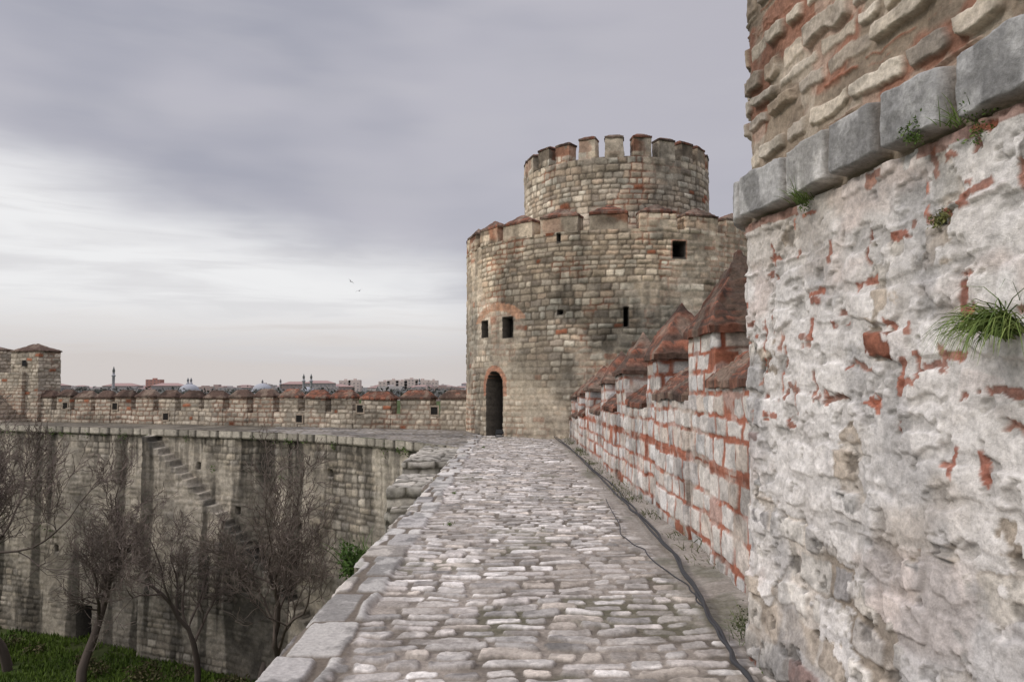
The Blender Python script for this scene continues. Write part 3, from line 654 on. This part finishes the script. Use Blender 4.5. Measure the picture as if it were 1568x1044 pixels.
# ================================================================== CABLES
def cable(name,pts,rd):
    cu=bpy.data.curves.new(name,'CURVE'); cu.dimensions='3D'; cu.bevel_depth=rd; cu.bevel_resolution=2; s_=cu.splines.new('NURBS'); s_.points.add(len(pts)-1)
    for p,q_ in zip(s_.points,pts): p.co=(*q_,1)
    s_.order_u=3; s_.use_endpoint_u=True
    m=bpy.data.materials.get('black_rubber')
    if not m:
        m=bpy.data.materials.new('black_rubber'); m.use_nodes=True; b_=m.node_tree.nodes['Principled BSDF']; b_.inputs['Base Color'].default_value=(.025,.025,.028,1); b_.inputs['Roughness'].default_value=.6
    cu.materials.append(m); o=bpy.data.objects.new(name,cu); scene.collection.objects.link(o)
rc_=np.random.RandomState(2)
def wig(P_,n=5):
    out=[]
    for i in range(len(P_)-1):
        for k in range(n):
            t=k/n; p=np.array(P_[i])*(1-t)+np.array(P_[i+1])*t; out.append(p+A(rc_.normal()*.018,0,abs(rc_.normal())*.008))
    out.append(np.array(P_[-1])); return out
cable('black_cable',wig([(1.4,26.3,.04),(1.53,20,.04),(1.56,15.2,.04),(1.57,10.7,.04),(1.58,8.5,.05),(1.43,6.3,.04),(1.32,4.9,.04),(1.27,4.2,.04),(1.35,2,.03)]),.014)
cable('black_cable',wig([(1.45,26.3,.04),(1.58,18,.04),(1.62,12,.04),(1.55,9.2,.05),(1.49,6.9,.05),(1.36,5.6,.05),(1.30,4.6,.04),(1.33,2,.03)]),.011)
cable('thin_cable',wig([(1.34,11.4,.03),(1.19,8.6,.03),(1.25,7.6,.03),(1.40,6.4,.03),(1.38,5.6,.03)]),.006)
def bev(name,parts,col,rough=.5):
    a=Acc()
    for (c,s_) in parts:
        x,y,z=s_; v=[(c[0]+i*x/2,c[1]+j*y/2,c[2]+k*z/2) for k in (-1,1) for i,j in ((-1,-1),(1,-1),(1,1),(-1,1))]
        a.add(v,[[0,3,2,1],[4,5,6,7],[0,1,5,4],[1,2,6,5],[2,3,7,6],[3,0,4,7]],col)
    return a.build(name,M_city,smooth=False)
bev('floodlight',[((-.42,26.6,.17),(.24,.10,.15)),((-.42,26.54,.17),(.2,.02,.11)),((-.55,26.6,.10),(.02,.05,.18)),((-.29,26.6,.10),(.02,.05,.18)),((-.42,26.6,.02),(.28,.12,.03))],A(.045,.047,.05))
# ================================================================== CITY
a=Acc(); r=np.random.RandomState(6)
HZ=A(.44,.42,.44)  # haze tone, mixed into the colours of the city buildings
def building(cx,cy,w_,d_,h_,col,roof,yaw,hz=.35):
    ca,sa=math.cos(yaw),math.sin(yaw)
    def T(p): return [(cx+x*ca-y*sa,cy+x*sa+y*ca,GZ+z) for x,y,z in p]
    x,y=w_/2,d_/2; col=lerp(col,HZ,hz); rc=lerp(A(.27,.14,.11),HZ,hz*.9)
    a.add(T([(-x,-y,0),(x,-y,0),(x,y,0),(-x,y,0),(-x,-y,h_),(x,-y,h_),(x,y,h_),(-x,y,h_)]),[[0,1,5,4],[1,2,6,5],[2,3,7,6],[3,0,4,7],[4,5,6,7]],col)
    if roof:
        rz=h_+w_*.09; e=.6; a.add(T([(-x-e,-y-e,h_),(x+e,-y-e,h_),(x+e,y+e,h_),(-x-e,y+e,h_),(-x*.5,0,rz),(x*.5,0,rz)]),[[0,1,5,4],[2,3,4,5]],rc); a.add(T([(-x-e,-y-e,h_),(-x*.5,0,rz),(-x-e,y+e,h_),(x+e,-y-e,h_),(x+e,y+e,h_),(x*.5,0,rz)]),[[0,1,2],[3,4,5]],rc)
    else:
        s_=w_*.12; a.add(T([(-s_,-s_,h_),(s_,-s_,h_),(s_,s_,h_),(-s_,s_,h_),(-s_,-s_,h_+1.5),(s_,-s_,h_+1.5),(s_,s_,h_+1.5),(-s_,s_,h_+1.5)]),[[0,1,5,4],[1,2,6,5],[2,3,7,6],[3,0,4,7],[4,5,6,7]],col*.9)
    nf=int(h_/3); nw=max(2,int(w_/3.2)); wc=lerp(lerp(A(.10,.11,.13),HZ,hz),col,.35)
    for f_ in range(nf):
        for k in range(nw):
            xx=-x+(k+.5)*w_/nw; zz=f_*3+1.1; yy=-y-.06
            a.add(T([(xx-.75,yy,zz),(xx+.75,yy,zz),(xx+.75,yy,zz+1.4),(xx-.75,yy,zz+1.4)]),[[0,1,2,3]],wc)
cols=[A(.42,.38,.36),(A(.50,.46,.44)),A(.38,.32,.30),A(.46,.41,.39),A(.33,.33,.35),A(.36,.24,.20)]
for i in range(460):
    y_=r.uniform(650,1500); x_=y_*r.uniform(-.9,.8); w_=r.uniform(12,30)
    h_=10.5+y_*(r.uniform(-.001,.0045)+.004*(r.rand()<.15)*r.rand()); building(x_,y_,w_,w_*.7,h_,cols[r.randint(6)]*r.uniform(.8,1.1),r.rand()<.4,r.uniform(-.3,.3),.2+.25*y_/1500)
for k,(px_,w_,hh_) in enumerate(((-.212,11,20),(-.200,11,20.5),(-.162,11,19),(-.151,11,20.5),(-.140,11,19.5),(-.128,13,21.5),(-.114,13,20.5),(-.100,9,20),(-.455,14,21))):
    building(px_*840,840,w_*1.1,10,hh_,A(.60,.50,.46) if k!=8 else A(.42,.2,.16),False,0,.12)
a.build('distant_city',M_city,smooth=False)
def lathe(acc,c,prof,col,n=16):
    th=np.linspace(0,2*math.pi,n+1); T,I=np.meshgrid(th,np.arange(len(prof))); pr=np.array(prof)
    acc.grid(np.stack([c[0]+pr[I,0]*np.cos(T),c[1]+pr[I,0]*np.sin(T),GZ+pr[I,1]],-1),np.tile(A(*col),(len(prof),n+1,1)))
def minaret(c,H):
    a=Acc(); w_=.95; lathe(a,c,[(1.6,0),(1.6,H*.3),(w_,H*.36),(w_,H*.72),(w_*1.5,H*.745),(w_*1.5,H*.765),(w_*.85,H*.77),(w_*.85,H*.87),(w_*1.1,H*.87),(.1,H)],(.34,.34,.36)); return a
for (k,y_,H) in ((-.508,560,27),(-.2655,600,22.5),(-.256,600,22.5),(-.413,660,20.5),(-.409,660,20.5),(-.295,700,20),(-.118,800,22),(-.318,740,20)):
    minaret((k*y_,y_),H).build('minaret',M_city)
def mosque(c,R,h):
    a=Acc(); lathe(a,c,[(R*1.5,0),(R*1.5,h*.55),(R*1.05,h*.62),(R*1.05,h*.72)]+[(R*math.cos(t),h*.72+R*.75*math.sin(t)) for t in np.linspace(0,1.55,9)],(.33,.34,.37),20); a.build('mosque',M_city)
mosque((-.318*640,640),8,13);mosque((-.411*645,645),8,12.5);mosque((-.26*615,615),6,11)
def dtrees(a):
    r=np.random.RandomState(40)
    for i in range(700):
        y_=r.uniform(450,560);x_=y_*r.uniform(-.95,.9); s_=r.uniform(2,5); zc=GZ+6.6+2.2*vn(np.array([x_*.02]),np.array([0.]),5)[0]
        for j in range(14):
            q_=np.array([x_,y_,zc])+r.normal(size=3)*np.array([s_,s_,1.3]);a1=r.normal(size=3);b1=r.normal(size=3); a.add([q_-a1*.8,q_+b1*.6,q_+a1*.8,q_-b1*.6],[[0,1,2,3]],lerp(A(.10,.105,.10),A(.15,.145,.14),r.rand()))
grass_obj('distant_trees',dtrees)
# ================================================================== BIRDS
def gull(c,s_,bank,yaw):
    a=Acc(); pts=[(0,-.30,0),(0,-.2,.0),(0,-.05,.01),(0,.1,.01),(0,.2,.03),(0,.27,.03),(0,.33,.02)]
    tube(a,np.array(pts),[.01,.04,.065,.06,.04,.035,.008],A(.25,.25,.27),8)
    for sg in (-1,1):
        v=[(0,.1,.03),(0,-.06,.03),(sg*.25,.14,.14),(sg*.25,-.03,.13),(sg*.55,.03,.10),(sg*.55,-.04,.10),(sg*.78,-.12,.03)]
        a.add(v,[[0,1,3,2],[2,3,5,4]],A(.22,.22,.24)); a.add(np.array(v)[[4,5,6]],[[0,1,2]],A(.05,.05,.05))
    a.add([(-.02,-.25,0),(.02,-.25,0),(.07,-.40,0),(-.07,-.40,0)],[[0,1,2,3]],A(.3,.3,.3))
    o=a.build('seagull',M_city); o.location=c; o.scale=(s_,)*3; o.rotation_euler=(.2,bank,yaw)
gull((-20.7,100,15.4),.8,.5,1.0); gull((-19.6,100,14.2),.8,-.4,.6)
